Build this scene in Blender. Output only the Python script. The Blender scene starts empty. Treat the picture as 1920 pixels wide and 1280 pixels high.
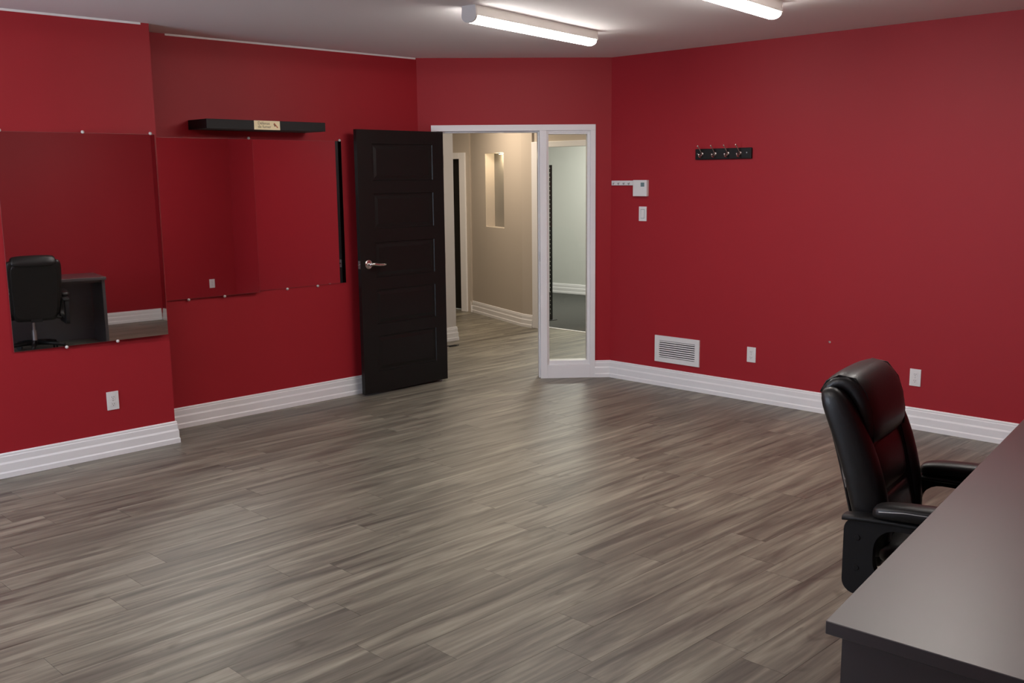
import bpy, bmesh, math, random
from mathutils import Vector, Matrix
random.seed(7)
R = math.radians
scn = bpy.context.scene
COL = scn.collection

# ------------------------------------------------------------------ camera
CAMZ = 1.674
F_PX, YAW, PIT, ROL = 1875.25, 0.787465, 0.163058, -0.010192
fw = Vector((math.cos(YAW) * math.cos(PIT), math.sin(YAW) * math.cos(PIT), -math.sin(PIT)))
rt = Vector((math.sin(YAW), -math.cos(YAW), 0)); up = rt.cross(fw)
rt2 = rt * math.cos(ROL) + up * math.sin(ROL); up2 = up * math.cos(ROL) - rt * math.sin(ROL)
cd = bpy.data.cameras.new('camera'); cam = bpy.data.objects.new('camera', cd); COL.objects.link(cam)
cd.sensor_width = 36; cd.lens = F_PX / 1920 * 36; cd.clip_start = 0.02
M = Matrix((rt2, up2, -fw)).transposed().to_4x4(); M.translation = (0, 0, CAMZ); cam.matrix_world = M
scn.camera = cam

# ------------------------------------------------------------------ world, exposure, daylight
w = bpy.data.worlds.new('world'); scn.world = w; w.use_nodes = True
w.node_tree.nodes['Background'].inputs[0].default_value = (0.62, 0.76, 1.0, 1)
w.node_tree.nodes['Background'].inputs[1].default_value = 2.0
scn.view_settings.view_transform = 'Standard'; scn.view_settings.look = 'None'
scn.view_settings.exposure = 1.40; scn.view_settings.gamma = 1.0; scn.view_settings.use_curve_mapping = False
TUBE = 15.0          # emission of the ceiling light lenses
HALL = 12.5          # warm lamps of the hallway
OFFICE = 32.0        # neutral lamp of the carpeted room
DAY = 28.0           # daylight through the window behind the camera

def area(name, loc, size, power, color, rot=(0, 0, 0), sy=None):
    l = bpy.data.lights.new(name, 'AREA'); l.energy = power; l.color = color; l.size = size
    if sy: l.shape = 'RECTANGLE'; l.size_y = sy
    o = bpy.data.objects.new(name, l); COL.objects.link(o); o.location = loc; o.rotation_euler = rot
    return o
area('hall_lamp', (7.35, 8.3, 2.58), 0.5, HALL, (1.0, 0.83, 0.64))
area('hall_lamp', (6.9, 6.5, 2.58), 0.4, HALL * 0.55, (1.0, 0.88, 0.74))
area('office_lamp', (9.7, 8.2, 2.58), 0.9, OFFICE, (1.0, 0.99, 0.92))
area('window_daylight', (-1.66, 4.6, 1.55), 1.5, DAY, (0.72, 0.84, 1.0), (0, R(-90), 0), 1.9)

# ------------------------------------------------------------------ materials
def lin(c):
    return tuple((x / 12.92 if x <= 0.04045 else ((x + 0.055) / 1.055) ** 2.4) for x in (c[0] / 255, c[1] / 255, c[2] / 255)) + (1,)
def mat(name, col, rough=0.5, metal=0.0, spec=0.5, bump=0.0, bscale=300, var=0.0, vscale=3, coat=0.0, brough=0.0):
    m = bpy.data.materials.new(name); m.use_nodes = True; nt = m.node_tree; b = nt.nodes['Principled BSDF']
    b.inputs['Base Color'].default_value = col; b.inputs['Roughness'].default_value = rough
    b.inputs['Metallic'].default_value = metal; b.inputs['Specular IOR Level'].default_value = spec
    b.inputs['Coat Weight'].default_value = coat; b.inputs['Coat Roughness'].default_value = brough or 0.03
    tc = nt.nodes.new('ShaderNodeTexCoord')
    if var:
        n = nt.nodes.new('ShaderNodeTexNoise'); n.inputs['Scale'].default_value = vscale; n.inputs['Detail'].default_value = 5
        mx = nt.nodes.new('ShaderNodeMix'); mx.data_type = 'RGBA'
        mx.inputs[6].default_value = tuple(c * (1 - var) for c in col[:3]) + (1,)
        mx.inputs[7].default_value = tuple(min(1, c * (1 + var)) for c in col[:3]) + (1,)
        nt.links.new(tc.outputs['Object'], n.inputs['Vector']); nt.links.new(n.outputs['Fac'], mx.inputs[0])
        nt.links.new(mx.outputs[2], b.inputs['Base Color'])
    if bump:
        n2 = nt.nodes.new('ShaderNodeTexNoise'); n2.inputs['Scale'].default_value = bscale; n2.inputs['Detail'].default_value = 3
        bp = nt.nodes.new('ShaderNodeBump'); bp.inputs['Strength'].default_value = bump; bp.inputs['Distance'].default_value = 0.002
        nt.links.new(tc.outputs['Object'], n2.inputs['Vector']); nt.links.new(n2.outputs['Fac'], bp.inputs['Height'])
        nt.links.new(bp.outputs['Normal'], b.inputs['Normal'])
    return m
def emit(name, col, s):
    m = bpy.data.materials.new(name); m.use_nodes = True; b = m.node_tree.nodes['Principled BSDF']
    b.inputs['Base Color'].default_value = (0.8, 0.8, 0.8, 1)
    b.inputs['Emission Color'].default_value = col; b.inputs['Emission Strength'].default_value = s
    return m
def glass(name, rough=0.0):
    m = bpy.data.materials.new(name); m.use_nodes = True; nt = m.node_tree
    for n in list(nt.nodes): nt.nodes.remove(n)
    o = nt.nodes.new('ShaderNodeOutputMaterial'); t = nt.nodes.new('ShaderNodeBsdfTransparent'); g = nt.nodes.new('ShaderNodeBsdfGlossy')
    t.inputs[0].default_value = (0.93, 0.94, 0.92, 1); g.inputs['Roughness'].default_value = rough
    f = nt.nodes.new('ShaderNodeFresnel'); f.inputs[0].default_value = 1.45
    x = nt.nodes.new('ShaderNodeMixShader')
    nt.links.new(f.outputs[0], x.inputs[0]); nt.links.new(t.outputs[0], x.inputs[1]); nt.links.new(g.outputs[0], x.inputs[2]); nt.links.new(x.outputs[0], o.inputs[0])
    return m
def plank_mat():
    m = bpy.data.materials.new('grey_oak_vinyl'); m.use_nodes = True; nt = m.node_tree; b = nt.nodes['Principled BSDF']
    N = nt.nodes.new; L = nt.links.new
    geo = N('ShaderNodeNewGeometry'); oi = N('ShaderNodeObjectInfo')
    add = N('ShaderNodeMath'); add.operation = 'ADD'; L(oi.outputs['Random'], add.inputs[0]); L(geo.outputs['Random Per Island'], add.inputs[1])
    fr = N('ShaderNodeMath'); fr.operation = 'FRACT'; L(add.outputs[0], fr.inputs[0])
    off = N('ShaderNodeVectorMath'); off.operation = 'SCALE'; off.inputs[0].default_value = (37.0, 19.0, 11.0); L(fr.outputs[0], off.inputs['Scale'])
    pos = N('ShaderNodeVectorMath'); pos.operation = 'ADD'; L(geo.outputs['Position'], pos.inputs[0]); L(off.outputs[0], pos.inputs[1])
    def noise(scale, sc, det, rough=0.55, dist=0.0):
        mu = N('ShaderNodeVectorMath'); mu.operation = 'MULTIPLY'; mu.inputs[1].default_value = scale; L(pos.outputs[0], mu.inputs[0])
        n = N('ShaderNodeTexNoise'); n.inputs['Scale'].default_value = sc; n.inputs['Detail'].default_value = det
        n.inputs['Roughness'].default_value = rough; n.inputs['Distortion'].default_value = dist
        L(mu.outputs[0], n.inputs['Vector']); return n
    broad = noise((0.60, 7.5, 1), 2.2, 4, 0.55, 0.7)
    fine = noise((1.3, 30.0, 1), 2.0, 4, 0.6, 0.3)
    knot = noise((2.2, 6.0, 1), 1.6, 2, 0.5, 1.2)
    r1 = N('ShaderNodeValToRGB'); e = r1.color_ramp.elements
    e[0].position = 0.30; e[0].color = PL[0]; e[1].position = 0.68; e[1].color = PL[2]
    k = e.new(0.50); k.color = PL[1]
    L(broad.outputs['Fac'], r1.inputs[0])
    r2 = N('ShaderNodeValToRGB'); e = r2.color_ramp.elements
    e[0].position = 0.32; e[0].color = (0.62, 0.60, 0.58, 1); e[1].position = 0.64; e[1].color = (1.12, 1.11, 1.10, 1)
    L(fine.outputs['Fac'], r2.inputs[0])
    mu = N('ShaderNodeMix'); mu.data_type = 'RGBA'; mu.blend_type = 'MULTIPLY'; mu.inputs[0].default_value = 0.7
    L(r1.outputs[0], mu.inputs[6]); L(r2.outputs[0], mu.inputs[7])
    r3 = N('ShaderNodeValToRGB'); e = r3.color_ramp.elements
    e[0].position = 0.24; e[0].color = (0.52, 0.50, 0.48, 1); e[1].position = 0.36; e[1].color = (1, 1, 1, 1)
    L(knot.outputs['Fac'], r3.inputs[0])
    mk = N('ShaderNodeMix'); mk.data_type = 'RGBA'; mk.blend_type = 'MULTIPLY'; mk.inputs[0].default_value = 0.8
    L(mu.outputs[2], mk.inputs[6]); L(r3.outputs[0], mk.inputs[7])
    mr = N('ShaderNodeMapRange'); mr.inputs[3].default_value = 0.86; mr.inputs[4].default_value = 1.12; L(fr.outputs[0], mr.inputs[0])
    sc = N('ShaderNodeVectorMath'); sc.operation = 'SCALE'; L(mk.outputs[2], sc.inputs[0]); L(mr.outputs[0], sc.inputs['Scale'])
    L(sc.outputs[0], b.inputs['Base Color'])
    rr = N('ShaderNodeMapRange'); rr.inputs[3].default_value = 0.34; rr.inputs[4].default_value = 0.48; L(fine.outputs['Fac'], rr.inputs[0]); L(rr.outputs[0], b.inputs['Roughness'])
    b.inputs['Specular IOR Level'].default_value = 0.45
    bp = N('ShaderNodeBump'); bp.inputs['Strength'].default_value = 0.12; bp.inputs['Distance'].default_value = 0.001
    L(fine.outputs['Fac'], bp.inputs['Height']); L(bp.outputs['Normal'], b.inputs['Normal'])
    return m
PL = ((0.086, 0.076, 0.062, 1), (0.182, 0.168, 0.134, 1), (0.292, 0.272, 0.216, 1))
MT = dict(
    red=mat('red_eggshell_paint', (0.345, 0.0165, 0.0250, 1), 0.50, spec=0.25, bump=0.10, bscale=420, var=0.03, vscale=2),
    white=mat('white_trim_paint', (0.82, 0.81, 0.82, 1), 0.35, bump=0.02, bscale=60),
    ceil=mat('white_ceiling_paint', (0.80, 0.775, 0.775, 1), 0.9, spec=0.2, bump=0.15, bscale=180),
    beige=mat('beige_wall_paint', (0.50, 0.44, 0.375, 1), 0.6, spec=0.3, bump=0.05, bscale=400),
    greige=mat('pale_hall_paint', (0.60, 0.57, 0.55, 1), 0.6, spec=0.3, bump=0.05, bscale=400),
    taupe=mat('taupe_niche_back', (0.26, 0.24, 0.21, 1), 0.6), pale=mat('pale_white_paint', (0.62, 0.63, 0.60, 1), 0.6, spec=0.3),
    plank=plank_mat(),
    sub=mat('dark_subfloor', (0.05, 0.042, 0.036, 1), 0.8),
    carpet=mat('charcoal_carpet', (0.075, 0.075, 0.07, 1), 0.95, spec=0.1, bump=0.6, bscale=250, var=0.35, vscale=60),
    door=mat('black_brown_door_paint', (0.0075, 0.0074, 0.0070, 1), 0.40, spec=0.32, bump=0.06, bscale=120),
    black=mat('black_laminate', (0.0065, 0.0065, 0.0070, 1), 0.55, spec=0.3, bump=0.03, bscale=200),
    desk=mat('charcoal_laminate', (0.034, 0.030, 0.035, 1), 0.42, spec=0.9, bump=0.08, bscale=500, var=0.06, vscale=40, coat=1.0, brough=0.40),
    leather=mat('black_leather', (0.0075, 0.007, 0.0072, 1), 0.42, spec=0.5, bump=0.22, bscale=160, coat=0.05),
    worn=mat('worn_leather', (0.23, 0.21, 0.19, 1), 0.8, bump=0.3, bscale=200),
    plastic=mat('black_plastic', (0.0075, 0.0075, 0.008, 1), 0.5, spec=0.4),
    chrome=mat('satin_nickel', (0.72, 0.69, 0.66, 1), 0.22, 1.0),
    steel=mat('grey_steel', (0.42, 0.42, 0.43, 1), 0.35, 1.0),
    mirror=mat('mirror_silver', (0.80, 0.80, 0.80, 1), 0.012, 1.0),
    medge=mat('mirror_edge_glass', (0.22, 0.06, 0.06, 1), 0.3, 0.0),
    clip=mat('clear_plastic_clip', (0.62, 0.58, 0.55, 1), 0.25),
    wplast=mat('white_plastic', (0.76, 0.75, 0.75, 1), 0.35),
    slot=mat('dark_slot', (0.02, 0.02, 0.02, 1), 0.7),
    lcd=mat('lcd_grey', (0.16, 0.24, 0.26, 1), 0.2),
    lens=emit('lit_lens', (1.0, 0.955, 0.90, 1), TUBE),
    house=mat('white_light_housing', (0.72, 0.69, 0.65, 1), 0.5),
    cap=mat('grey_end_cap', (0.58, 0.55, 0.53, 1), 0.4),
    sticker=mat('cream_sticker', (0.88, 0.76, 0.47, 1), 0.5),
    ink=mat('brown_ink', (0.16, 0.11, 0.05, 1), 0.6),
    inkred=mat('red_ink', (0.45, 0.10, 0.04, 1), 0.6),
    glass=glass('clear_glass'),
    brass=mat('brushed_hinge', (0.45, 0.42, 0.36, 1), 0.35, 1.0),
    spot=emit('niche_spot', (1.0, 0.85, 0.6, 1), 6.0),
)

# ------------------------------------------------------------------ helpers
def link(name, me, m=None, parent=None, smooth=False):
    if m:
        for x in (m if isinstance(m, (list, tuple)) else [m]): me.materials.append(MT[x])
    if smooth:
        for p in me.polygons: p.use_smooth = True
    o = bpy.data.objects.new(name, me); COL.objects.link(o)
    if parent: o.parent = parent
    return o
def tag(o, label=None, cat=None, group=None, kind=None):
    if label: o['label'] = label
    if cat: o['category'] = cat
    if group: o['group'] = group
    if kind: o['kind'] = kind
    return o
def empty(name, loc=(0, 0, 0), rz=0):
    o = bpy.data.objects.new(name, None); COL.objects.link(o); o.location = loc; o.rotation_euler = (0, 0, rz); o.empty_display_size = 0.1
    return o
class MB:
    def __init__(s): s.bm = bmesh.new()
    def box(s, a, b, M=None, mi=0):
        x0, y0, z0 = a; x1, y1, z1 = b
        v = [s.bm.verts.new(p) for p in ((x0, y0, z0), (x1, y0, z0), (x1, y1, z0), (x0, y1, z0), (x0, y0, z1), (x1, y0, z1), (x1, y1, z1), (x0, y1, z1))]
        fs = [s.bm.faces.new([v[i] for i in q]) for q in ((3, 2, 1, 0), (4, 5, 6, 7), (0, 1, 5, 4), (1, 2, 6, 5), (2, 3, 7, 6), (3, 0, 4, 7))]
        for f in fs: f.material_index = mi
        if M: bmesh.ops.transform(s.bm, matrix=M, verts=v)
        return v
    def prism(s, poly, z0, z1, M=None, mi=0):
        a = [s.bm.verts.new((x, y, z0)) for x, y in poly]; b = [s.bm.verts.new((x, y, z1)) for x, y in poly]
        n = len(poly); s.bm.faces.new(a[::-1]).material_index = mi; s.bm.faces.new(b).material_index = mi
        for i in range(n): s.bm.faces.new((a[i], a[(i + 1) % n], b[(i + 1) % n], b[i])).material_index = mi
        if M: bmesh.ops.transform(s.bm, matrix=M, verts=a + b)
        return a + b
    def loft(s, rings, cap=True, closed=True):
        vs = [[s.bm.verts.new(p) for p in r] for r in rings]
        n = len(vs[0])
        for i in range(len(vs) - 1):
            for j in range(n if closed else n - 1):
                k = (j + 1) % n
                s.bm.faces.new((vs[i][j], vs[i][k], vs[i + 1][k], vs[i + 1][j]))
        if cap: s.bm.faces.new(vs[0][::-1]); s.bm.faces.new(vs[-1])
        return vs
    def tube(s, pts, r, n=10, cap=True):
        pts = [Vector(p) for p in pts]; rs = r if isinstance(r, (list, tuple)) else [r] * len(pts); rings = []
        ref = None
        for i, p in enumerate(pts):
            d = (pts[min(i + 1, len(pts) - 1)] - pts[max(i - 1, 0)]).normalized()
            if ref is None: ref = Vector((0, 0, 1)) if abs(d.z) < 0.9 else Vector((1, 0, 0))
            a = d.cross(ref).normalized(); b = a.cross(d).normalized(); ref = b
            rings.append([p + (a * math.cos(2 * math.pi * j / n) + b * math.sin(2 * math.pi * j / n)) * rs[i] for j in range(n)])
        s.loft(rings, cap)
    def bevel(s, w, seg=2):
        bmesh.ops.bevel(s.bm, geom=list(s.bm.edges), offset=w, segments=seg, affect='EDGES', profile=0.6); return s
    def mesh(s, name='m'):
        bmesh.ops.recalc_face_normals(s.bm, faces=list(s.bm.faces))
        me = bpy.data.meshes.new(name); s.bm.to_mesh(me); s.bm.free(); return me
    def build(s, name, m, parent=None, smooth=False): return link(name, s.mesh(name), m, parent, smooth)
def bxo(name, a, b, m, parent=None, bev=0.0, M=None):
    k = MB(); k.box(a, b, M)
    if bev: k.bevel(bev)
    return k.build(name, m, parent)
def autosmooth(o, ang=40):
    me = o.data
    for p in me.polygons: p.use_smooth = True
    me.set_sharp_from_angle(angle=R(ang)); return o

# ------------------------------------------------------------------ room measures (metres)
HC = 2.612                  # ceiling height
V1, V2, U0 = 6.333, 5.995, 6.438   # recessed left wall, bumped left wall, right wall
UJ = 2.893                  # corner of the bump
A = Vector((5.265, 6.333, 0)); B = Vector((6.438, 5.296, 0))   # ends of the angled door wall
DW = (B - A).normalized(); NW = Vector((DW.y, -DW.x, 0))       # along the wall; NW points into the room
if NW.dot(-A) < 0: NW = -NW
WL = (B - A).length
MW = Matrix((DW, -NW, Vector((0, 0, 1)))).transposed().to_4x4(); MW.translation = A   # local: x along, y outward (hall), z up
TH = 0.12
UB0, UB1, VB0, VB1 = 2.3, 5.35, -0.45, 0.30     # wall behind the desk and its bump
UW, VS = -1.75, -1.6                           # window wall, far back wall

def wallbox(name, poly, z0, z1, m, label, parent=None):
    k = MB(); k.prism(poly, z0, z1); o = k.build(name, m, parent)
    return tag(o, label, kind='structure')
wallbox('wall_left', [(UJ, V1), (A.x, V1), (A.x + 0.05, V1 + TH), (UJ, V1 + TH)], 0, HC, 'red', 'recessed red left wall holding the black shelf and two mirrors')
wallbox('wall_left_bump', [(UW, V2), (UJ, V2), (UJ, V1 + TH), (UW, V1 + TH)], 0, HC, 'red', 'red left wall standing forward at the left edge with one mirror')
wallbox('wall_right', [(U0, VB0 - TH), (U0 + TH, VB0 - TH), (U0 + TH, B.y + 0.05), (U0, B.y)], 0, HC, 'red', 'long red right wall with hook rail, vent and outlets')
wallbox('wall_back', [(UB0, VB0 - TH), (UB1, VB0 - TH), (UB1, VB0), (UB0, VB0)], 0, HC, 'red', 'red wall behind the desk, seen only in the mirrors')
wallbox('wall_back_bump', [(UB1, VB0 - TH), (U0, VB0 - TH), (U0, VB1), (UB1, VB1)], 0, HC, 'red', 'red wall bump in the mirror beside the desk wall')
wallbox('wall_back_return', [(UB0 - TH, VS), (UB0, VS), (UB0, VB0), (UB0 - TH, VB0)], 0, HC, 'red', 'red return wall behind the photographer')
wallbox('wall_back_far', [(UW, VS - TH), (UB0, VS - TH), (UB0, VS), (UW, VS)], 0, HC, 'red', 'red wall behind the photographer')
# window wall
k = MB()
k.box((UW - TH, VS - TH, 0), (UW, 3.6, HC)); k.box((UW - TH, 5.6, 0), (UW, V1 + TH, HC))
k.box((UW - TH, 3.6, 0), (UW, 5.6, 0.75)); k.box((UW - TH, 3.6, 2.35), (UW, 5.6, HC))
tag(k.build('wall_window', 'red'), 'red wall with the window, outside the picture', kind='structure')
win = tag(empty('window_2', (UW - 0.08, 4.6, 0.75)), 'window that lets in the daylight, outside the picture', kind='structure')
k = MB(); k.box((0, -1, 0), (0.06, -0.94, 1.6)); k.box((0, 0.94, 0), (0.06, 1, 1.6)); k.box((0, -0.94, 0), (0.06, 0.94, 0.06)); k.box((0, -0.94, 1.54), (0.06, 0.94, 1.6)); k.box((0, -0.025, 0.06), (0.06, 0.025, 1.54))
k.build('window_frame', 'white', win)
for y0, y1 in ((-0.94, -0.025), (0.025, 0.94)): bxo('pane', (0.025, y0, 0.06), (0.031, y1, 1.54), 'glass', win)
# angled door wall, with its opening
FT0, FT1, FH = 0.105, 1.436, 2.088
k = MB()
for a, b in (((0, 0, 0), (FT0, TH, HC)), ((FT1, 0, 0), (WL, TH, HC)), ((FT0, 0, FH), (FT1, TH, HC))): k.box(a, b, MW)
o = k.build('wall_door', ['red', 'beige'])
for p in o.data.polygons:
    if p.normal.dot(-NW) > 0.9: p.material_index = 1
tag(o, 'red angled wall above and beside the doorway', kind='structure')
# ceiling
bx = MB(); bx.box((UW - TH, VS - TH, HC), (11.2, 11.2, HC + 0.1))
tag(bx.build('ceiling', 'ceil'), 'plain white painted ceiling', kind='structure')
# thin bead of ceiling paint running down onto the left walls
for n, (a, b) in enumerate((((UW, V2 - 0.004, HC - 0.012), (2.84, V2, HC)), ((3.16, V1 - 0.004, HC - 0.012), (5.255, V1, HC)))):
    tag(bxo('trim_%d' % (n + 3), a, b, 'ceil'), ('thin white paint bead where the forward left wall meets the ceiling', 'thin white paint bead where the recessed left wall meets the ceiling')[n], kind='structure')

# ------------------------------------------------------------------ floor and planks
PW, PLN = 0.178, 1.22
floor = bxo('floor', (UW - TH, VS - TH, -0.10), (11.2, 11.2, -0.0065), 'sub')
tag(floor, 'grey brown wood look plank floor', kind='structure')
def px(P):
    d = Vector(P) - Vector((0, 0, CAMZ)); z = d.dot(fw)
    if z < 0.1: return None
    return 960 + F_PX * d.dot(rt2) / z, 640 - F_PX * d.dot(up2) / z
def inhall(u, v): return (v - A.y) * -NW.y + (u - A.x) * -NW.x > 0
def wanted(u0, u1, v0, v1):
    for i in range(7):
        for j in range(3):
            u = u0 + (u1 - u0) * i / 6; v = v0 + (v1 - v0) * j / 2
            q = px((u, v, 0))
            if not q or not (-30 < q[0] < 1950 and 560 < q[1] < 1300): continue
            if inhall(u, v):
                if 780 < q[0] < 1130 and u < 8.6: return True
            elif UW < u < U0 and VS < v < (V1 if u > UJ else V2): return True
    return False
k = MB(); k.box((0, 0, -0.006), (1, 1, 0)); plank_me = k.mesh('plank')
plank_me.materials.append(MT['plank'])
OFFS = {0: 2.383, 3: 1.70, 1: 2.18, -3: 2.81, -5: 3.40, -6: 3.93, -4: 3.22, -10: 2.88, -2: 4.60, -1: 4.51, 2: 1.55}
rest = MB(); GAP = 0.0006
r0 = int((VS - 3.37) / PW) - 1
for r in range(r0, 42):
    v0 = 3.37 + r * PW; v1 = v0 + PW
    if v0 < VS - 0.02: continue
    o0 = OFFS.get(r, random.uniform(0, PLN)); u = o0 - PLN * (int((o0 - UW) / PLN) + 1)
    while u < 8.4:
        u0, u1 = max(u, UW), min(u + PLN, 8.14 if v1 < 7.9 else 8.6); u += PLN
        if u1 - u0 < 0.05: continue
        if wanted(u0, u1, v0, v1):
            o = bpy.data.objects.new('plank', plank_me); COL.objects.link(o); o.parent = floor
            o.location = (u0 + GAP, v0 + GAP, 0); o.scale = (u1 - u0 - 2 * GAP, PW - 2 * GAP, 1)
        elif not (v0 > 8.2 and u1 < 5.5) and v1 < 10.8:
            rest.box((u0 + GAP, v0 + GAP, -0.006), (u1 - GAP, v1 - GAP, 0))
# beyond the threshold line the hall floor still runs on past the dark door
for r in range(24, 42):
    v0 = 3.37 + r * PW
    None
o = rest.build('plank_field', 'plank', floor); o['kind'] = 'stuff'

# ------------------------------------------------------------------ baseboards
BH = 0.143
PROF = [(0.0, 0.0), (0.021, 0.0), (0.021, 0.028), (0.0165, 0.036), (0.0165, 0.080), (0.0145, 0.084), (0.0115, 0.091), (0.0115, 0.122), (0.0090, 0.127), (0.0090, 0.136), (0.0055, 0.142), (0.0, 0.143)]
def baseboard(name, pts, label, m='white', kind='structure', sc=1.0):
    # pts: floor polyline, the room lies to the right of the travel direction
    pts = [Vector((p[0], p[1])) for p in pts]; rings = []
    for i, p in enumerate(pts):
        dirs = []
        if i > 0: dirs.append((p - pts[i - 1]).normalized())
        if i < len(pts) - 1: dirs.append((pts[i + 1] - p).normalized())
        ns = [Vector((d.y, -d.x)) for d in dirs]
        nrm = ns[0] if len(ns) == 1 else (ns[0] + ns[1]) / (1 + ns[0].dot(ns[1]))
        rings.append([(p.x + nrm.x * q[0] * sc, p.y + nrm.y * q[0] * sc, q[1] * sc) for q in PROF])
    k = MB(); k.loft(rings); o = k.build(name, m)
    return tag(o, label, kind=kind)
baseboard('baseboard_left_bump', [(UW, V2), (UJ, V2), (UJ, V1)], 'white ridged baseboard under the forward left wall')
baseboard('baseboard_left', [(UJ + 0.0215, V1), (A.x, V1)] , 'white ridged baseboard under the recessed left wall, running to the black door')
Pf = A + DW * FT1
baseboard('baseboard_door', [(Pf.x, Pf.y), (B.x - 0.0001, B.y), (U0, 5.20)], 'short white baseboard between glass sidelight and right wall')
baseboard('baseboard_right', [(U0, 5.1995), (U0, VB1)], 'long white ridged baseboard under the right red wall')
baseboard('baseboard_back_bump', [(U0 - 0.03, VB1), (UB1, VB1), (UB1, VB0 + 0.03)], 'white baseboard around the bump seen in the mirror')
baseboard('baseboard_back', [(UB1 - 0.022, VB0), (UB0, VB0)], 'white baseboard behind the desk, seen in the mirror')

# ------------------------------------------------------------------ door frame and sidelight
PR = -0.016      # frame stands proud of the red wall
fr = tag(empty('trim_1', A), 'white door frame around the open doorway', kind='structure')
fr.rotation_euler = (0, 0, math.atan2(DW.y, DW.x))
# frame local axes: x along the wall, y toward the hall because the wall is turned
def fbox(name, x0, x1, z0, z1, m, parent, y0=PR, y1=TH + 0.016, bev=0.002):
    return bxo(name, (x0, y0, z0), (x1, y1, z1), m, parent, bev)
HB = 2.040
fbox('head', FT0, FT1, HB, FH, 'white', fr)
fbox('jamb', FT0, FT0 + 0.045, 0.0, HB, 'white', fr)
mul = fbox('mullion', 0.979, 1.035, 0.0, HB, 'white', fr)
k = MB(); k.box((0.968, 0.03, 0), (0.979, TH, HB)); k.build('stop', 'white', fr)
bxo('stop', (FT0 + 0.045, 0.03, 2.028), (0.968, TH, 2.04), 'white', fr)
bxo('strike_plate', (0.9775, -0.006, 0.98), (0.9795, 0.022, 1.06), 'steel', fr)
sl = tag(empty('window_1', A), 'narrow tall glass sidelight in white frame right of the doorway', kind='structure')
sl.rotation_euler = fr.rotation_euler
fbox('jamb', 1.394, FT1, 0.0, HB, 'white', sl)
fbox('bottom_rail', 1.035, 1.394, 0.0, 0.112, 'white', sl)
fbox('top_rail', 1.035, 1.394, 2.028, HB, 'white', sl, y0=PR + 0.012)
gx0, gx1, gz0, gz1 = 1.053, 1.371, 0.145, 2.012
fbox('glazing_bead', 1.035, gx0, 0.112, 2.028, 'white', sl, y0=0.004, y1=0.10)
fbox('glazing_bead', gx1, 1.394, 0.112, 2.028, 'white', sl, y0=0.004, y1=0.10)
fbox('glazing_bead', gx0, gx1, 0.112, gz0, 'white', sl, y0=0.004, y1=0.10)
fbox('glazing_bead', gx0, gx1, gz1, 2.028, 'white', sl, y0=0.004, y1=0.10)
bxo('pane', (gx0 - 0.006, 0.045, gz0 - 0.006), (gx1 + 0.006, 0.051, gz1 + 0.006), 'glass', sl)

# ------------------------------------------------------------------ the black panel door
D0 = Vector((4.550, 6.188, 0)); D1 = Vector((5.418, 6.207, 0)); DWD = (D1 - D0).length
door = tag(empty('door_1', D0, math.atan2(D1.y - D0.y, D1.x - D0.x)), 'open black five panel door folded back against the red wall', kind='structure')
DZ0, DZ1, DT = 0.014, 2.036, 0.036
pan = [(1.656, 1.932), (1.290, 1.558), (0.918, 1.187), (0.552, 0.820), (0.180, 0.460)]
px0, px1 = 0.142, 0.752
k = MB()
k.box((0, 0, DZ0), (px0, DT, DZ1)); k.box((px1, 0, DZ0), (DWD, DT, DZ1))
zs = [DZ1] + [z for p in pan for z in (p[1], p[0])] + [DZ0]
for i in range(0, len(zs), 2): k.box((px0, 0, zs[i + 1]), (px1, DT, zs[i]))
k.build('slab', 'door', door)
for z0, z1 in pan:
    k = MB(); c = 0.016; e = 0.038
    rings = []
    for ins, y in ((0, 0.0005), (0.004, 0.007), (c, 0.008), (e, 0.0035), (e + 0.002, 0.003)):
        rings.append([(px0 + ins, y, z0 + ins), (px1 - ins, y, z0 + ins), (px1 - ins, y, z1 - ins), (px0 + ins, y, z1 - ins)])
    rings = [[(px0, DT - 0.004, z0), (px1, DT - 0.004, z0), (px1, DT - 0.004, z1), (px0, DT - 0.004, z1)]] + rings
    k.loft(rings); k.build('panel', 'door', door)
# lever handle
hx, hz = 0.072, 1.024
k = MB(); k.tube([(hx, 0.0, hz), (hx, -0.006, hz), (hx, -0.010, hz)], [0.034, 0.034, 0.026], 24)
h = autosmooth(k.build('handle', 'chrome', door), 30)
k = MB(); k.tube([(hx, -0.010, hz), (hx, -0.03, hz), (hx, -0.05, hz)], [0.013, 0.012, 0.012], 14); k.build('spindle', 'chrome', h, True)
k = MB(); k.tube([(hx - 0.012, -0.052, hz + 0.004), (hx + 0.02, -0.055, hz + 0.003), (hx + 0.06, -0.055, hz - 0.004), (hx + 0.10, -0.052, hz - 0.006), (hx + 0.128, -0.048, hz - 0.006), (hx + 0.134, -0.047, hz - 0.006)], [0.012, 0.013, 0.0115, 0.011, 0.0105, 0.006], 12); k.build('lever', 'chrome', h, True)
lp = bxo('latch_plate', (-0.0015, 0.006, hz - 0.030), (0.0005, 0.030, hz + 0.030), 'steel', door)
k = MB(); k.tube([(-0.001, 0.018, hz), (-0.012, 0.018, hz)], [0.008, 0.006], 10); k.build('latch_bolt', 'chrome', lp)
for z in (0.25, 1.02, 1.80): bxo('hinge', (DWD - 0.001, 0.004, z - 0.05), (DWD + 0.006, 0.032, z + 0.05), 'steel', door, 0.001)

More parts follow.
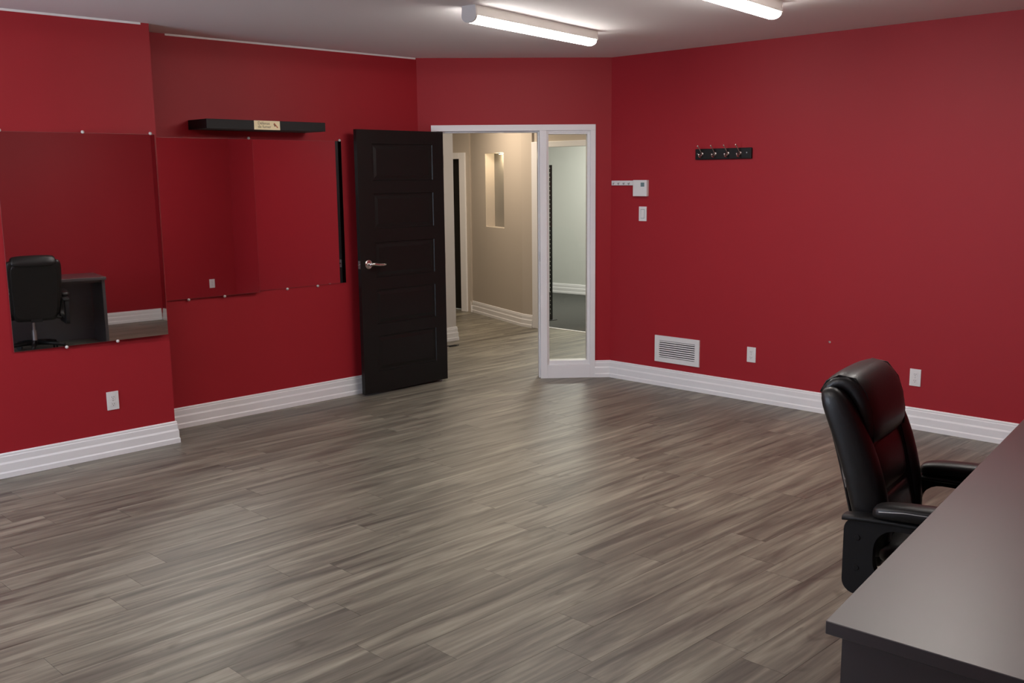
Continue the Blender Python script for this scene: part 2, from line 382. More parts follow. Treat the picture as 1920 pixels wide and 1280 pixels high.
# ------------------------------------------------------------------ mirrors
def mirror(u0, u1, z0, z1, v, yaw, pit, label, clips, bev=0.005):
    w_, h_ = u1 - u0, z1 - z0
    t = tag(empty('wall_mirror', ((u0 + u1) / 2, v, (z0 + z1) / 2)), label, 'mirror', 'frameless mirrors on the left wall')
    t.rotation_euler = (R(-pit), 0, R(yaw))      # glass faces local -Y
    def ring(ins, y): return [(-w_ / 2 + ins, y, -h_ / 2 + ins), (w_ / 2 - ins, y, -h_ / 2 + ins), (w_ / 2 - ins, y, h_ / 2 - ins), (-w_ / 2 + ins, y, h_ / 2 - ins)]
    k = MB(); k.loft([ring(0.001, 0.0), ring(0.001, -0.0045)]); k.build('glass', 'mirror', t)
    k = MB(); k.loft([ring(-0.0005, -0.0002), ring(-0.0005, -0.0038), ring(0.0009, -0.0039), ring(0.0009, -0.0002)], cap=False); k.build('edge', 'medge', t)
    for cu, top in clips:
        k = MB(); zz = h_ / 2 if top else -h_ / 2; s_ = -1 if top else 1
        cx = cu - (u0 + u1) / 2
        k.tube([(cx, 0.0, zz - s_ * 0.006), (cx, -0.006, zz - s_ * 0.005), (cx, -0.012, zz - s_ * 0.002), (cx, -0.014, zz)], [0.010, 0.010, 0.007, 0.003], 12)
        k.build('clip', 'clip', t, True)
    return t
mirror(1.955, 2.868, 0.716, 1.952, V2 - 0.0175, -2.05, 0.36, 'mirror on the forward wall reflecting the chair and desk', [(1.985, 1), (2.437, 1), (2.842, 1), (2.246, 0), (2.548, 0)])
mirror(2.925, 3.742, 0.880, 1.952, V1 - 0.0155, -1.9, 0.1, 'mirror under the black shelf reflecting a white outlet', [(3.204, 0), (3.468, 0), (3.715, 1)])
mirror(3.748, 4.508, 0.886, 1.952, V1 - 0.002, 0.0, 0.0, 'mirror next to the black door reflecting the door edge', [(3.985, 0), (4.249, 0), (4.495, 1)])

# ------------------------------------------------------------------ shelf and its sticker
sh = tag(empty('floating_shelf', (3.285, V1, 2.005)), 'black floating shelf mounted above the mirrors', 'shelf')
k = MB(); k.box((0, -0.25, 0), (0.92, -0.001, 0.062)); k.bevel(0.0015, 1); k.build('board', 'black', sh)
bxo('back_plate', (0.02, -0.003, 0.008), (0.90, -0.0002, 0.054), 'black', sh)
def text(body, size, loc, rot, m, parent, name='lettering', ext=0.0002, align='LEFT'):
    c = bpy.data.curves.new(name, 'FONT'); c.body = body; c.size = size; c.extrude = ext; c.align_x = align
    o = bpy.data.objects.new(name, c); COL.objects.link(o)
    dg = bpy.context.evaluated_depsgraph_get(); me = bpy.data.meshes.new_from_object(o.evaluated_get(dg))
    bpy.data.objects.remove(o); o = link(name, me, m, parent); o.location = loc; o.rotation_euler = rot
    return o
st = tag(empty('sticker', (3.2855 + 0.346, V1 - 0.2504, 2.006)), 'cream no smoking sticker with brown French lettering on the black shelf', 'sticker')
bxo('paper', (0, -0.0006, 0), (0.200, 0, 0.060), 'sticker', st)
text('Défense', 0.028, (0.028, -0.0009, 0.034), (R(90), 0, 0), 'ink', st)
text('de fumer', 0.028, (0.028, -0.0009, 0.011), (R(90), 0, 0), 'ink', st)
k = MB(); k.box((-0.011, -0.0004, -0.004), (0.009, 0, 0.004)); o = k.build('emblem', 'ink', st); o.location = (0.158, -0.0007, 0.031); o.rotation_euler = (0, R(60), 0)
k = MB(); k.box((-0.021, -0.0004, -0.0035), (0.021, 0, 0.0035)); o = k.build('emblem', 'inkred', st); o.location = (0.168, -0.0009, 0.030); o.rotation_euler = (0, R(48), 0)

# ------------------------------------------------------------------ ceiling lights
def ceiling_light(p0, p1, label, src=None):
    a = math.atan2(p1[1] - p0[1], p1[0] - p0[0]); L_ = math.hypot(p1[0] - p0[0], p1[1] - p0[1])
    t = tag(empty('ceiling_light', (p0[0], p0[1], HC), a), label, 'light', 'ceiling strip lights')
    k = MB(); pr = [(-0.046, 0.0), (-0.048, -0.010), (-0.050, -0.056), (0.050, -0.056), (0.048, -0.010), (0.046, 0.0)]
    k.loft([[(x, y, z) for y, z in pr] for x in (0.014, L_ - 0.014)]); k.build('housing', 'house', t)
    k = MB(); n = 12
    arc = [(0.049 * math.cos(math.pi * i / n), -0.0565 - 0.036 * math.sin(math.pi * i / n) ** 0.8) for i in range(n + 1)]
    k.loft([[(x, y, z) for y, z in arc] for x in (0.016, L_ - 0.016)]); k.build('lens', 'lens', t, False)
    for x0, x1, mm in ((0.0, 0.015, 'cap'), (L_ - 0.015, L_ - 0.0, 'house')):
        k = MB(); n = 14
        pr2 = [(0.047, 0.0)] + [(0.051 * math.cos(math.pi * i / n), -0.0560 - 0.037 * math.sin(math.pi * i / n)) for i in range(n + 1)] + [(-0.047, 0.0)]
        if x0 > 0.1: pr2 = [(0.047, 0.0), (0.051, -0.056), (-0.051, -0.056), (-0.047, 0.0)]
        k.loft([[(x, y, z) for y, z in pr2] for x in (x0, x1)]); k.build('end_cap', mm, t)
    return t
ceiling_light((3.905, 4.235), (5.205, 4.455), 'lit white strip light on the ceiling in front of the doorway')
ceiling_light((3.80, 2.865), (5.110, 3.045), 'lit white strip light cut off by the top edge of the photo')
for p0, p1, lb in (((3.85, 1.63), (5.15, 1.83), 'strip light over the desk, outside the picture'), ((0.55, 4.25), (1.85, 4.36), 'strip light near the left mirror, outside the picture'), ((0.4, 2.6), (1.7, 2.75), 'strip light near the photographer, outside the picture')):
    ceiling_light(p0, p1, lb)

# ------------------------------------------------------------------ right wall fittings (built facing -X, local y across, z up)
def onright(name, v, z, label, cat, group=None):
    t = tag(empty(name, (U0, v, z)), label, cat, group); return t
def outlet(t, sgn):
    # local frame: x = across, y = out of wall (negative), z = up
    bxo('cover_plate', (-0.037, -0.006, -0.057), (0.037, -0.0002, 0.057), 'wplast', t, 0.002)
    for z in (0.021, -0.021):
        f = bxo('socket', (-0.0165, -0.008, z - 0.0145), (0.0165, -0.0058, z + 0.0145), 'wplast', t, 0.0015)
        for x in (-0.006, 0.006): bxo('slot', (x - 0.001, -0.0084, z - 0.002), (x + 0.001, -0.0079, z + 0.006), 'slot', f)
        bxo('slot', (-0.002, -0.0084, z - 0.010), (0.002, -0.0079, z - 0.006), 'slot', f)
    k = MB(); k.tube([(0, -0.0055, 0), (0, -0.0075, 0)], 0.003, 8); k.build('screw', 'steel', t)
RW = R(-90)        # local -y becomes -x for things on the right wall
for v, z, lb in ((3.937, 0.350, 'white outlet on the right wall beside the white vent'), (2.702, 0.344, 'white outlet on the right wall above the office chair')):
    t = tag(empty('wall_outlet', (U0, v, z), RW), lb, 'outlet', 'white wall outlets'); outlet(t, 1)
t = tag(empty('wall_outlet', (2.500, V2, 0.343), 0), 'white outlet under the left mirror near the baseboard', 'outlet', 'white wall outlets'); outlet(t, 1)
t = tag(empty('wall_outlet', (6.10, VB1, 0.345), R(180)), 'white outlet seen reflected in the mirror under the shelf', 'outlet', 'white wall outlets'); outlet(t, 1)
# light switch
t = tag(empty('light_switch', (U0, 4.964, 1.372), RW), 'white rocker light switch below the thermostat', 'switch')
bxo('cover_plate', (-0.038, -0.006, -0.058), (0.038, -0.0002, 0.058), 'wplast', t, 0.002)
bxo('rocker_frame', (-0.019, -0.0066, -0.036), (0.019, -0.0058, 0.036), 'lcd', t)
k = MB(); k.loft([[(-0.017, -0.006, -0.034), (0.017, -0.006, -0.034), (0.017, -0.006, 0.034), (-0.017, -0.006, 0.034)], [(-0.016, -0.0095, -0.033), (0.016, -0.0095, -0.033), (0.016, -0.0072, 0.033), (-0.016, -0.0072, 0.033)]]); k.build('rocker', 'wplast', t)
# thermostat
t = tag(empty('thermostat', (U0, 4.978, 1.575), RW), 'white square thermostat at the end of the white hook strip', 'thermostat')
k = MB(); k.box((-0.069, -0.030, -0.064), (0.069, -0.0002, 0.064)); k.bevel(0.004); k.build('case', 'wplast', t)
bxo('display', (0.010, -0.0308, 0.012), (0.046, -0.0295, 0.044), 'lcd', t)
for z in (-0.006, -0.026): bxo('button', (0.022, -0.0312, z - 0.004), (0.034, -0.0295, z + 0.004), 'wplast', t, 0.001)
# white strip of small hooks
t = tag(empty('hook_strip', (U0, 5.163, 1.616), RW), 'small white strip with four tiny hooks left of the thermostat', 'hook rack')
bxo('strip', (-0.118, -0.012, -0.019), (0.112, -0.0002, 0.019), 'wplast', t, 0.002)
def hook(t, x, s, m):
    k = MB(); k.tube([(x, -0.012 * s, 0.010 * s), (x, -0.022 * s, 0.002 * s), (x, -0.026 * s, -0.012 * s), (x, -0.036 * s, -0.018 * s), (x, -0.046 * s, -0.010 * s), (x, -0.048 * s, 0.004 * s)], [0.005 * s, 0.005 * s, 0.0045 * s, 0.0045 * s, 0.0045 * s, 0.006 * s], 8)
    return k.build('hook', m, t, True)
for x in (-0.092, -0.040, 0.014, 0.066): hook(t, x, 0.6, 'steel')
# black coat hook rail
t = tag(empty('coat_rack', (U0, 4.220, 1.827), RW), 'black coat rack with four chrome double hooks on the red wall', 'coat rack')
k = MB(); k.box((-0.243, -0.018, -0.040), (0.243, -0.0002, 0.040)); k.bevel(0.006); k.build('board', 'black', t)
for x in (-0.180, -0.065, 0.046, 0.150):
    k = MB()
    k.tube([(x, -0.018, 0.002), (x, -0.022, 0.002)], [0.014, 0.011], 12)
    k.tube([(x, -0.021, 0.004), (x - 0.002, -0.036, 0.022), (x - 0.006, -0.052, 0.046), (x - 0.010, -0.064, 0.062), (x - 0.011, -0.068, 0.064)], [0.004, 0.0038, 0.0038, 0.007, 0.004], 8)
    k.tube([(x, -0.021, 0.004), (x, -0.030, -0.012), (x, -0.042, -0.022), (x, -0.056, -0.018), (x, -0.062, -0.002), (x, -0.063, 0.003)], [0.0065, 0.006, 0.006, 0.006, 0.008, 0.005], 8)
    k.build('hook', 'chrome', t, True)
for x in (-0.222, 0.205):
    k = MB(); k.tube([(x, -0.0165, 0.004), (x, -0.0200, 0.004)], [0.006, 0.004], 10); k.build('screw', 'steel', t)
# vent grille
t = tag(empty('air_vent', (U0, 4.610, 0.302), RW), 'white louvred air vent low on the right wall', 'vent')
k = MB(); w_, h_, iw, ih = 0.214, 0.106, 0.172, 0.068
for a, b in (((-w_, -0.010, -h_), (w_, -0.0002, -ih)), ((-w_, -0.010, ih), (w_, -0.0002, h_)), ((-w_, -0.010, -ih), (-iw, -0.0002, ih)), ((iw, -0.010, -ih), (w_, -0.0002, ih))): k.box(a, b)
k.build('frame', 'wplast', t)
bxo('duct', (-iw, -0.0012, -ih), (iw, -0.0004, ih), 'slot', t)
k = MB(); k.box((-iw, -0.0055, -0.0012), (iw, 0.0055, 0.0012), Matrix.Rotation(R(38), 4, 'X')); sl_me = k.mesh('slat'); sl_me.materials.append(MT['wplast'])
for i in range(8):
    o = bpy.data.objects.new('slat', sl_me); COL.objects.link(o); o.parent = t; o.location = (0, -0.0064, -ih + 0.0085 + i * (2 * ih - 0.017) / 7)
for x, z in ((-0.193, 0), (0.193, 0)):
    k = MB(); k.tube([(x, -0.0098, z), (x, -0.0115, z)], [0.004, 0.003], 8); k.build('screw', 'wplast', t)
# wall anchor left in the wall
t = tag(empty('wall_anchor', (U0, 3.317, 0.513), RW), 'tiny pale screw anchor stuck in the right red wall', 'anchor')
k = MB(); k.tube([(0, -0.0002, 0), (0, -0.003, 0)], [0.008, 0.006], 10); k.build('plug', 'clip', t)
k = MB(); k.tube([(0, -0.003, 0), (0, -0.016, 0.001), (0, -0.018, 0.008)], [0.0025, 0.0025, 0.003], 8); k.build('screw', 'steel', t)

# ------------------------------------------------------------------ desk
ZT, TT = 0.730, 0.030
P0 = Vector((1.894, 0.9586)); a8 = R(8.285); DX = Vector((math.cos(a8), math.sin(a8))); DY = Vector((-math.sin(a8), math.cos(a8)))
LD, DD = 2.22, 0.74
dk = tag(empty('desk', (P0.x, P0.y, 0), a8), 'large charcoal laminate desk with open kneehole in front of the chair', 'desk')
SK = math.tan(R(5.3))       # the near end of the top is cut slightly off square
def nearx(y, off=0.0): return -(-y) * SK * 1.0 + off
k = MB(); k.prism([(0, 0), (-SK * DD, -DD), (LD, -DD), (LD, 0)], ZT - TT, ZT); k.bevel(0.0015, 1); k.build('top', 'desk', dk)
IN = 0.028
def endp(x): return
k = MB(); k.prism([(IN, -IN), (IN - SK * (DD - 2 * IN), -DD + IN), (IN - SK * (DD - 2 * IN) + 0.03, -DD + IN), (IN + 0.03, -IN)], 0.0, ZT - TT); k.build('end_panel', 'desk', dk)
bxo('end_panel', (LD - 0.012 - 0.03, -DD + IN, 0), (LD - 0.012, -IN, ZT - TT), 'desk', dk)
bxo('modesty_panel', (IN + 0.035 - SK * DD + 0.02, -DD + IN + 0.02, 0.0), (LD - 0.045, -DD + IN + 0.042, ZT - TT), 'desk', dk)
bxo('cross_rail', (IN + 0.035, -0.10, ZT - TT - 0.03), (LD - 0.045, -0.075, ZT - TT), 'desk', dk)

# ------------------------------------------------------------------ office chair
t9 = R(9)
CX = 3.5 * math.cos(t9) - 0.64 * math.sin(t9); CY = 3.5 * math.sin(t9) + 0.64 * math.cos(t9)
ch = tag(empty('office_chair', (CX, CY, 0), t9), 'black leather executive office chair tucked under the charcoal desk', 'chair')
def cushion(path, n=28, p=3.2, cap_round=True):
    # path rows: (centre vec, half width x, half thickness, normal angle of the cross section in the yz plane)
    rings = []
    for c, hw, ht, ang in path:
        r = []
        for i in range(n):
            t = 2 * math.pi * i / n; cx, sx = math.cos(t), math.sin(t)
            a = math.copysign(abs(cx) ** (2 / p), cx) * hw; b = math.copysign(abs(sx) ** (2 / p), sx) * ht
            r.append((c[0] + a, c[1] + b * math.cos(ang), c[2] + b * math.sin(ang)))
        rings.append(r)
    return rings
def smoothobj(o, lv=1):
    m = o.modifiers.new('sub', 'SUBSURF'); m.levels = lv; m.render_levels = lv
    for p_ in o.data.polygons: p_.use_smooth = True
    return o
LE = 0.22     # lean of the back, radians
def bk(z):    # centre of the back cushion at height z
    t_ = (z - 0.40) / 0.58
    return 0.278 + 0.085 * t_ + 0.030 * t_ * t_ + 0.042 * t_ ** 3
rows = []
for z, hw, ht in ((0.352, 0.165, 0.010), (0.358, 0.185, 0.028), (0.40, 0.205, 0.042), (0.50, 0.222, 0.047), (0.62, 0.236, 0.050), (0.74, 0.244, 0.050), (0.86, 0.246, 0.050), (0.92, 0.243, 0.046), (0.950, 0.235, 0.036), (0.964, 0.222, 0.018), (0.966, 0.205, 0.006)):
    rows.append(((0, bk(z), z), hw, ht, -LE * 0.9))
k = MB(); k.loft(cushion(rows, 32, 4.5)); back = smoothobj(k.build('backrest', 'leather', ch))
# side bolsters
for s in (-1, 1):
    rows = []
    for z, xc, hw, ht, dy in ((0.40, 0.185, 0.020, 0.020, -0.02), (0.42, 0.190, 0.038, 0.050, -0.020), (0.55, 0.202, 0.046, 0.062, -0.020), (0.68, 0.210, 0.046, 0.063, -0.018), (0.78, 0.214, 0.044, 0.060, -0.012), (0.86, 0.214, 0.043, 0.056, -0.004), (0.92, 0.212, 0.041, 0.050, 0.004), (0.955, 0.209, 0.034, 0.036, 0.008), (0.968, 0.207, 0.014, 0.012, 0.012)):
        rows.append(((s * xc, bk(z) + dy, z), hw, ht, -LE))
    k = MB(); k.loft(cushion(rows, 16, 2.8)); o = smoothobj(k.build('side_bolster', 'leather', back))
    # seam bead running down the inner front edge
    k = MB(); pts = []
    for i in range(16):
        z = 0.44 + 0.52 * i / 15; pts.append((s * (0.168 + 0.004 * math.sin(z * 9)), bk(z) - 0.052 - 0.006, z))
    k.tube(pts, 0.0022, 6); k.build('seam', 'plastic', back)
# front centre pads
for z0, z1 in ((0.44, 0.60), (0.605, 0.775)):
    rows = []
    for i in range(9):
        f = i / 8; z = z0 + (z1 - z0) * f; e = math.sin(math.pi * min(max(f, 0.0), 1.0)) ** 0.35 if 0 < f < 1 else 0.25
        rows.append(((0, bk(z) - 0.036, z), 0.150 + 0.012 * e, 0.012 + 0.014 * e, -LE))
    k = MB(); k.loft(cushion(rows, 20, 3.5)); smoothobj(k.build('lumbar_pad', 'leather', back))
# head pillow draped over the top
PSH = 0.014
path = [(a_ + PSH, b_, c_) for a_, b_, c_ in [(0.317, 0.772, 0.006), (0.298, 0.785, 0.030), (0.302, 0.835, 0.038), (0.314, 0.890, 0.042), (0.332, 0.940, 0.044), (0.362, 0.976, 0.044), (0.400, 0.982, 0.040), (0.432, 0.966, 0.034), (0.452, 0.936, 0.024), (0.458, 0.905, 0.008)]]
rings = []
for i, (y, z, ht) in enumerate(path):
    y0, z0, _ = path[max(i - 1, 0)]; y1, z1, _ = path[min(i + 1, len(path) - 1)]
    tang = math.atan2(z1 - z0, y1 - y0); ang = tang - math.pi / 2
    hw = 0.205 if 0 < i < len(path) - 1 else 0.188
    r = []
    for j in range(24):
        t = 2 * math.pi * j / 24; cx, sx = math.cos(t), math.sin(t)
        a = math.copysign(abs(cx) ** (2 / 4.0), cx) * hw; b = math.copysign(abs(sx) ** (2 / 2.6), sx) * ht
        r.append((a, y + b * math.cos(ang), z + b * math.sin(ang)))
    rings.append(r)
k = MB(); k.loft(rings); hp = smoothobj(k.build('head_pillow', 'leather', back))
for s in (-1, 1):
    k = MB(); pts = []
    for i, (y, z, ht) in enumerate(path[1:-1]):
        y0, z0, _ = path[i]; y1, z1, _ = path[i + 2]
        tang = math.atan2(z1 - z0, y1 - y0); ang = tang + math.pi / 2
        pts.append((s * 0.184, y + (ht * 0.58) * math.cos(ang), z + (ht * 0.58) * math.sin(ang)))
    k.tube(pts, 0.0026, 6); k.build('piping', 'leather', hp, True)
# plastic back shell and worn rear corner
rows = []
for z, hw in ((0.37, 0.16), (0.40, 0.195), (0.55, 0.21), (0.75, 0.222), (0.90, 0.215), (0.94, 0.19)):
    rows.append(((0, bk(z) + 0.050, z), hw, 0.012, -LE))
k = MB(); k.loft(cushion(rows, 20, 4)); smoothobj(k.build('back_shell', 'leather', back))
k = MB(); pts = []
for i in range(10):
    z = 0.635 + 0.14 * i / 9; pts.append((-0.232 + 0.003 * math.sin(i * 2.1), bk(z) + 0.040 + 0.003 * math.cos(i * 1.7), z))
k.tube(pts, [0.002, 0.007, 0.008, 0.005, 0.004, 0.004, 0.003, 0.003, 0.003, 0.001], 6); tag(k.build('worn_edge', 'worn', back), 'peeling worn leather edge')
# seat
rows = []
for y, hw, ht, z in ((-0.275, 0.20, 0.012, 0.415), (-0.268, 0.225, 0.034, 0.418), (-0.22, 0.245, 0.052, 0.432), (-0.08, 0.255, 0.056, 0.440), (0.08, 0.255, 0.055, 0.436), (0.20, 0.245, 0.052, 0.430), (0.25, 0.23, 0.036, 0.425), (0.258, 0.20, 0.012, 0.424)):
    rows.append(((0, y, z), hw, ht, math.pi / 2))
k = MB(); k.loft(cushion(rows, 28, 4)); smoothobj(k.build('seat', 'leather', ch))
bxo('seat_plate', (-0.15, -0.16, 0.352), (0.15, 0.18, 0.386), 'plastic', ch, 0.008)
# arms: looped plastic frame with padded top
def loop(y0, y1, z0, z1, r, n=6):
    pts = []
    for cy, cz, a0 in ((y1 - r, z1 - r, 0), (y0 + r, z1 - r, 90), (y0 + r, z0 + r, 180), (y1 - r, z0 + r, 270)):
        for i in range(n + 1):
            a = R(a0 + 90 * i / n); pts.append((cy + r * math.cos(a), cz + r * math.sin(a)))
    return pts
for s in (-1, 1):
    out = loop(-0.13, 0.342, 0.300, 0.562, 0.045); inn = loop(-0.075, 0.245, 0.352, 0.540, 0.075)
    k = MB(); X0, X1 = s * 0.272, s * 0.305
    rings = [[(X0, y, z) for y, z in out], [(X1, y, z) for y, z in out], [(X1, y, z) for y, z in inn], [(X0, y, z) for y, z in inn], [(X0, y, z) for y, z in out]]
    k.loft(rings, cap=False); bmesh.ops.remove_doubles(k.bm, verts=list(k.bm.verts), dist=1e-5)
    arm = autosmooth(k.build('armrest', 'plastic', ch), 35)
    # flat bracket reaching the back, above the loop
    k = MB(); k.loft(cushion([((s * 0.285, y, z), hw, 0.010, math.pi / 2) for y, z, hw in ((0.350, 0.553, 0.022), (0.345, 0.556, 0.032), (0.30, 0.562, 0.036), (0.22, 0.566, 0.036), (0.10, 0.568, 0.034), (-0.05, 0.566, 0.032), (-0.10, 0.562, 0.026))], 16, 3)); autosmooth(k.build('arm_bracket', 'plastic', arm), 60)
    rows = [((s * 0.292, y, z), hw, ht, math.pi / 2) for y, z, hw, ht in ((0.252, 0.592, 0.018, 0.008), (0.246, 0.594, 0.032, 0.020), (0.225, 0.598, 0.042, 0.026), (0.15, 0.606, 0.045, 0.028), (0.0, 0.612, 0.045, 0.028), (-0.08, 0.610, 0.043, 0.027), (-0.115, 0.604, 0.034, 0.020), (-0.122, 0.602, 0.018, 0.008))]
    k = MB(); k.loft(cushion(rows, 20, 2.8)); pad = smoothobj(k.build('arm_pad', 'leather', arm))
    k = MB(); k.tube([(s * 0.334, y, z) for y, z in ((0.225, 0.604), (0.15, 0.614), (0.0, 0.620), (-0.08, 0.618))], 0.002, 6); k.build('seam', 'steel', pad)
    for z in (0.495, 0.392):
        k = MB(); k.tube([(s * 0.3045, 0.296, z), (s * 0.3075, 0.296, z)], [0.010, 0.008], 12); k.build('bolt', 'plastic', arm)
    k = MB(); k.tube([(s * 0.13, 0.0, 0.366), (s * 0.29, 0.0, 0.335)], 0.014, 10); k.build('arm_mount', 'plastic', arm)
k = MB(); k.box((-0.05, 0.16, 0.345), (0.05, 0.33, 0.362)); k.box((-0.05, 0.315, 0.345), (0.05, 0.335, 0.42)); k.build('back_bracket', 'plastic', ch)
# gas lift and star base
k = MB(); k.tube([(0, 0, 0.10), (0, 0, 0.23)], 0.027, 16); k.tube([(0, 0, 0.23), (0, 0, 0.355)], 0.016, 16); autosmooth(k.build('gas_lift', 'steel', ch), 30)
base = MB(); base.tube([(0, 0, 0.075), (0, 0, 0.125)], [0.05, 0.042], 18); bs = autosmooth(base.build('star_base', 'plastic', ch), 30)
for i in range(5):
    a = 2 * math.pi * i / 5 + 0.5; c, s_ = math.cos(a), math.sin(a)
    k = MB(); k.tube([(0.03 * c, 0.03 * s_, 0.102), (0.18 * c, 0.18 * s_, 0.092), (0.30 * c, 0.30 * s_, 0.074)], [0.026, 0.021, 0.016], 10); k.build('spoke', 'plastic', bs, True)
    k = MB(); Mx = Matrix.Translation((0.295 * c, 0.295 * s_, 0)) @ Matrix.Rotation(a + 0.8, 4, 'Z')
    for x in (-0.022, 0.006):
        rings = [[Mx @ Vector((xx, 0.028 * math.cos(2 * math.pi * j / 16), 0.0285 + 0.028 * math.sin(2 * math.pi * j / 16))) for j in range(16)] for xx in (x, x + 0.016)]
        k.loft(rings)
    k.tube([(0.295 * c, 0.295 * s_, 0.03), (0.295 * c, 0.295 * s_, 0.075)], 0.007, 8); autosmooth(k.build('caster', 'plastic', bs), 30)

# ------------------------------------------------------------------ hallway beyond the doorway
def seg_wall(name, p, q, th, z0, z1, m, label):
    p, q = Vector(p), Vector(q); d = (q - p).normalized(); n = Vector((-d.y, d.x))
    k = MB(); k.prism([(p.x, p.y), (q.x, q.y), (q.x + n.x * th, q.y + n.y * th), (p.x + n.x * th, p.y + n.y * th)], z0, z1)
    return tag(k.build(name, m), label, kind='structure')
wallbox('wall_hall_left', [(4.2, 7.712), (6.862, 7.712), (6.862, 7.84), (4.2, 7.84)], 0, HC, 'greige', 'pale hall wall end just behind the black door')
baseboard('baseboard_hall_left', [(6.862 - 0.9, 7.712), (6.862, 7.712), (6.862, 7.84)][::1], 'white baseboard wrapping the pale hall wall end')
# far hall wall with the dark closed door
wallbox('wall_hall_far', [(8.46, 9.21), (8.60, 9.21), (8.60, 9.385), (8.46, 9.385)], 0, HC, 'beige', 'narrow beige hall wall beside the far casing')
wallbox('wall_hall_far_head', [(8.46, 9.385), (8.60, 9.385), (8.60, 10.9), (8.46, 10.9)], 1.925, HC, 'beige', 'beige hall wall above the far dark door')
wallbox('wall_hall_far_end', [(8.46, 10.2), (8.60, 10.2), (8.60, 10.9), (8.46, 10.9)], 0, 1.925, 'beige', 'beige hall wall past the far dark door')
wallbox('wall_hall_end', [(4.2, 10.9), (8.60, 10.9), (8.60, 11.0), (4.2, 11.0)], 0, HC, 'beige', 'beige wall closing the hallway')
wallbox('wall_hall_side', [(4.08, V1 + TH), (4.2, V1 + TH), (4.2, 11.0), (4.08, 11.0)], 0, HC, 'beige', 'beige hall wall behind the left wall')
tr = tag(empty('trim_2', (8.46, 9.272, 0)), 'cream casing around the far dark door', kind='structure')
bxo('casing', (-0.022, 0, 0), (0, 0.105, 1.975), 'white', tr, 0.003)
bxo('casing', (-0.022, 0.105, 1.900), (0, 1.1, 1.975), 'white', tr, 0.003)
bxo('jamb', (0.0, 0.105, 0), (0.13, 0.118, 1.925), 'white', tr)
dr = tag(empty('door_2', (8.535, 9.392, 0.012)), 'dark closed door at the far end of the hall', kind='structure')
bxo('slab', (0, 0, 0), (0.04, 0.80, 1.91), 'door', dr)
for z in (1.60, 1.00, 0.22):
    bxo('hinge', (-0.012, -0.001, z - 0.055), (0.002, 0.030, z + 0.055), 'brass', dr, 0.001)
bxo('latch_plate', (-0.004, 0.035, 1.06), (0.001, 0.05, 1.14), 'brass', dr)
# angled niche wall
NA, NB = Vector((8.490, 9.223)), Vector((8.026, 7.885)); nd = (NA - NB).normalized(); nl = (NA - NB).length
ni = Vector((nd.y, -nd.x))       # into the wall (+u)
if ni.x < 0: ni = -ni
MN = Matrix(((nd.x, ni.x, 0, NB.x), (nd.y, ni.y, 0, NB.y), (0, 0, 1, 0), (0, 0, 0, 1)))   # local: x along from B to A, y into wall
t0 = (Vector((8.178, 8.317)) - NB).dot(nd); t1 = (Vector((8.347, 8.80)) - NB).dot(nd)
k = MB()
for a, b in (((0, 0, 0), (t0, 0.13, HC)), ((t1, 0, 0), (nl, 0.13, HC)), ((t0, 0, 0), (t1, 0.13, 1.085)), ((t0, 0, 1.950), (t1, 0.13, HC)), ((t0, 0.12, 1.085), (t1, 0.14, 1.950))): k.box(a, b, MN, 1 if a[1] > 0.1 else 0)  # niche back gets a darker, greyer tone than the wall around it
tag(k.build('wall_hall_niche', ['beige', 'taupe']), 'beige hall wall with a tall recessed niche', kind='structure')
sp = tag(empty('niche_spotlight', MN @ Vector(((t0 + t1) / 2 - 0.06, 0.06, 1.950))), 'tiny warm spotlight at the top of the wall niche', 'light')
k = MB(); k.tube([(0, 0, 0.0), (0, 0, -0.012)], [0.034, 0.030], 14); k.build('rim', 'chrome', sp)
k = MB(); k.tube([(0, 0, -0.0122), (0, 0, -0.014)], 0.022, 14); k.build('bulb', 'spot', sp)
l = bpy.data.lights.new('niche_beam', 'POINT'); l.energy = 1.6; l.color = (1, 0.82, 0.55); l.shadow_soft_size = 0.02
o = bpy.data.objects.new('niche_beam', l); COL.objects.link(o); o.parent = sp; o.location = (0, 0, -0.03)
baseboard('baseboard_hall', [(8.458, 9.272), (8.458, 9.225), (NA.x, NA.y), (NB.x, NB.y), (8.010, 7.706)][1:], 'cream ridged baseboard along the niche wall')
# opening to the carpeted room
OV0, OV1, OH = 6.45, 7.612, 1.985
wallbox('wall_hall_right', [(8.010, 7.706), (8.14, 7.706), (8.14, 7.93), (8.026, 7.885)], 0, HC, 'beige', 'narrow beige wall between niche wall and white casing')
wallbox('wall_office_head', [(8.03, OV0), (8.14, OV0), (8.14, 7.706), (8.03, 7.706)], OH + 0.003, HC, 'beige', 'beige wall above the opening seen through the glass')
wallbox('wall_office_side', [(8.03, 4.4), (8.14, 4.4), (8.14, OV0), (8.03, OV0)], 0, HC, 'beige', 'beige wall right of the carpeted room opening')
wallbox('wall_hall_near', [(U0 + TH, 4.4), (8.14, 4.4), (8.14, 4.28), (U0 + TH, 4.28)], 0, HC, 'beige', 'beige wall closing the hall near end')
tr = tag(empty('trim_5', (8.01, OV1, 0)), 'white casing of the opening to the carpeted room', kind='structure')
bxo('casing', (-0.012, 0, 0), (0.02, 0.092, OH + 0.06), 'white', tr, 0.003)
bxo('casing', (-0.006, OV0 - OV1, OH), (0.02, 0, OH + 0.06), 'white', tr, 0.003)
bxo('jamb', (0.02, 0, 0), (0.13, 0.02, OH), 'white', tr)
bxo('threshold', (0.105, OV0 - OV1, -0.002), (0.14, 0, 0.006), 'white', tr)
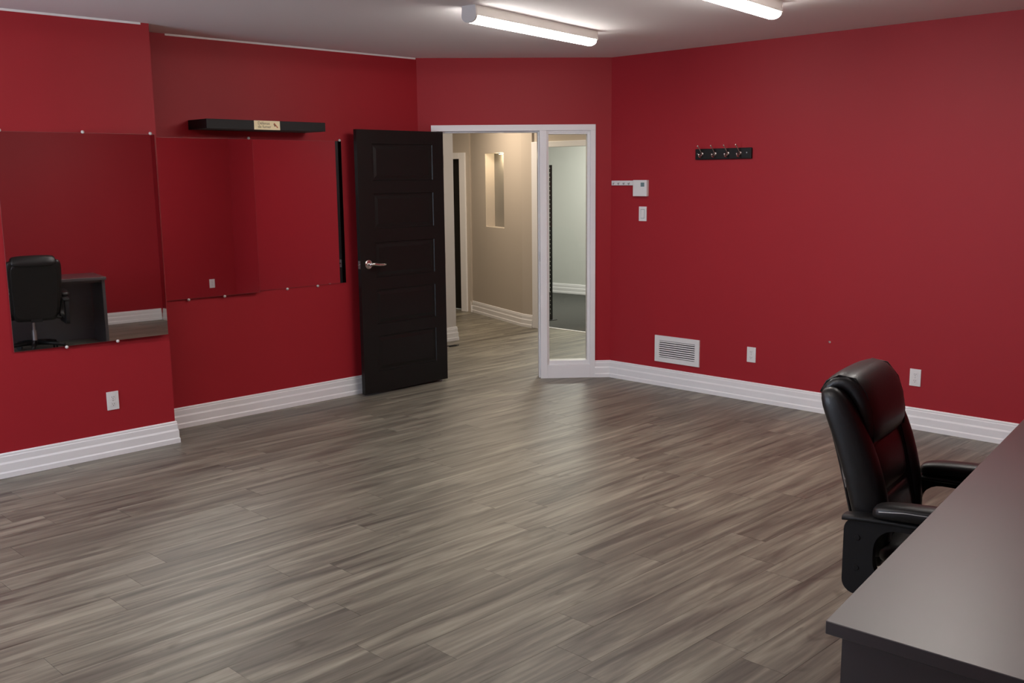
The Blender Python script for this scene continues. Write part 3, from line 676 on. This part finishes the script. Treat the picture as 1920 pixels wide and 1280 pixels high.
k = MB(); k.prism([(8.145, 4.3), (10.9, 4.3), (10.9, 10.9), (8.62, 10.9), (8.62, 9.25), (8.155, 7.93), (8.145, 7.72)], -0.006, 0.004)
tag(k.build('floor_carpet', 'carpet'), 'dark grey carpet of the room behind the glass', kind='structure')
seg_wall('wall_office_far', (10.86, 8.4), (10.66, 10.2), -0.1, 0, HC, 'pale', 'pale wall of the carpeted room seen through the glass')
seg_wall('wall_office_far_side', (10.86, 4.3), (10.86, 8.4), -0.1, 0, HC, 'pale', 'pale wall of the carpeted room further right')
wallbox('wall_office_left', [(8.60, 10.2), (10.9, 10.2), (10.9, 10.3), (8.60, 10.3)], 0, HC, 'pale', 'pale side wall of the carpeted room')
wallbox('wall_office_near', [(8.14, 4.2), (10.96, 4.2), (10.96, 4.3), (8.14, 4.3)], 0, HC, 'pale', 'pale near wall of the carpeted room')
baseboard('baseboard_office', [(10.66, 10.2), (10.86, 8.4), (10.86, 4.3)], 'white baseboard on the pale wall behind the glass')
# perforated post of a rack standing on the carpet
po = tag(empty('rack_post', (8.575, 7.952, 0.004)), 'tall dark perforated post standing behind the glass sidelight', 'post')
k = MB(); k.box((-0.012, -0.012, 0.004), (0.012, 0.012, 1.80)); k.build('upright', 'plastic', po)
bxo('foot', (-0.05, -0.05, 0), (0.05, 0.05, 0.006), 'plastic', po)
k = MB(); k.box((-0.0135, -0.002, -0.006), (-0.0118, 0.006, 0.006)); hm = k.mesh('slot'); hm.materials.append(MT['wplast'])
for i in range(34):
    o = bpy.data.objects.new('slot', hm); COL.objects.link(o); o.parent = po; o.location = (0, 0, 0.08 + i * 0.051)

# loose cord end on the hall floor
k = MB(); k.tube([(0, 0, 0.004), (0.06, -0.03, 0.004), (0.12, -0.03, 0.004), (0.16, -0.05, 0.004), (0.10, -0.07, 0.004), (0.02, -0.06, 0.004)], 0.004, 8)
o = k.build('cord', 'plastic', None, True); o.location = (6.50, 7.50, 0)
tag(o, 'short black cord end lying on the hall floor behind the black door', 'cord')
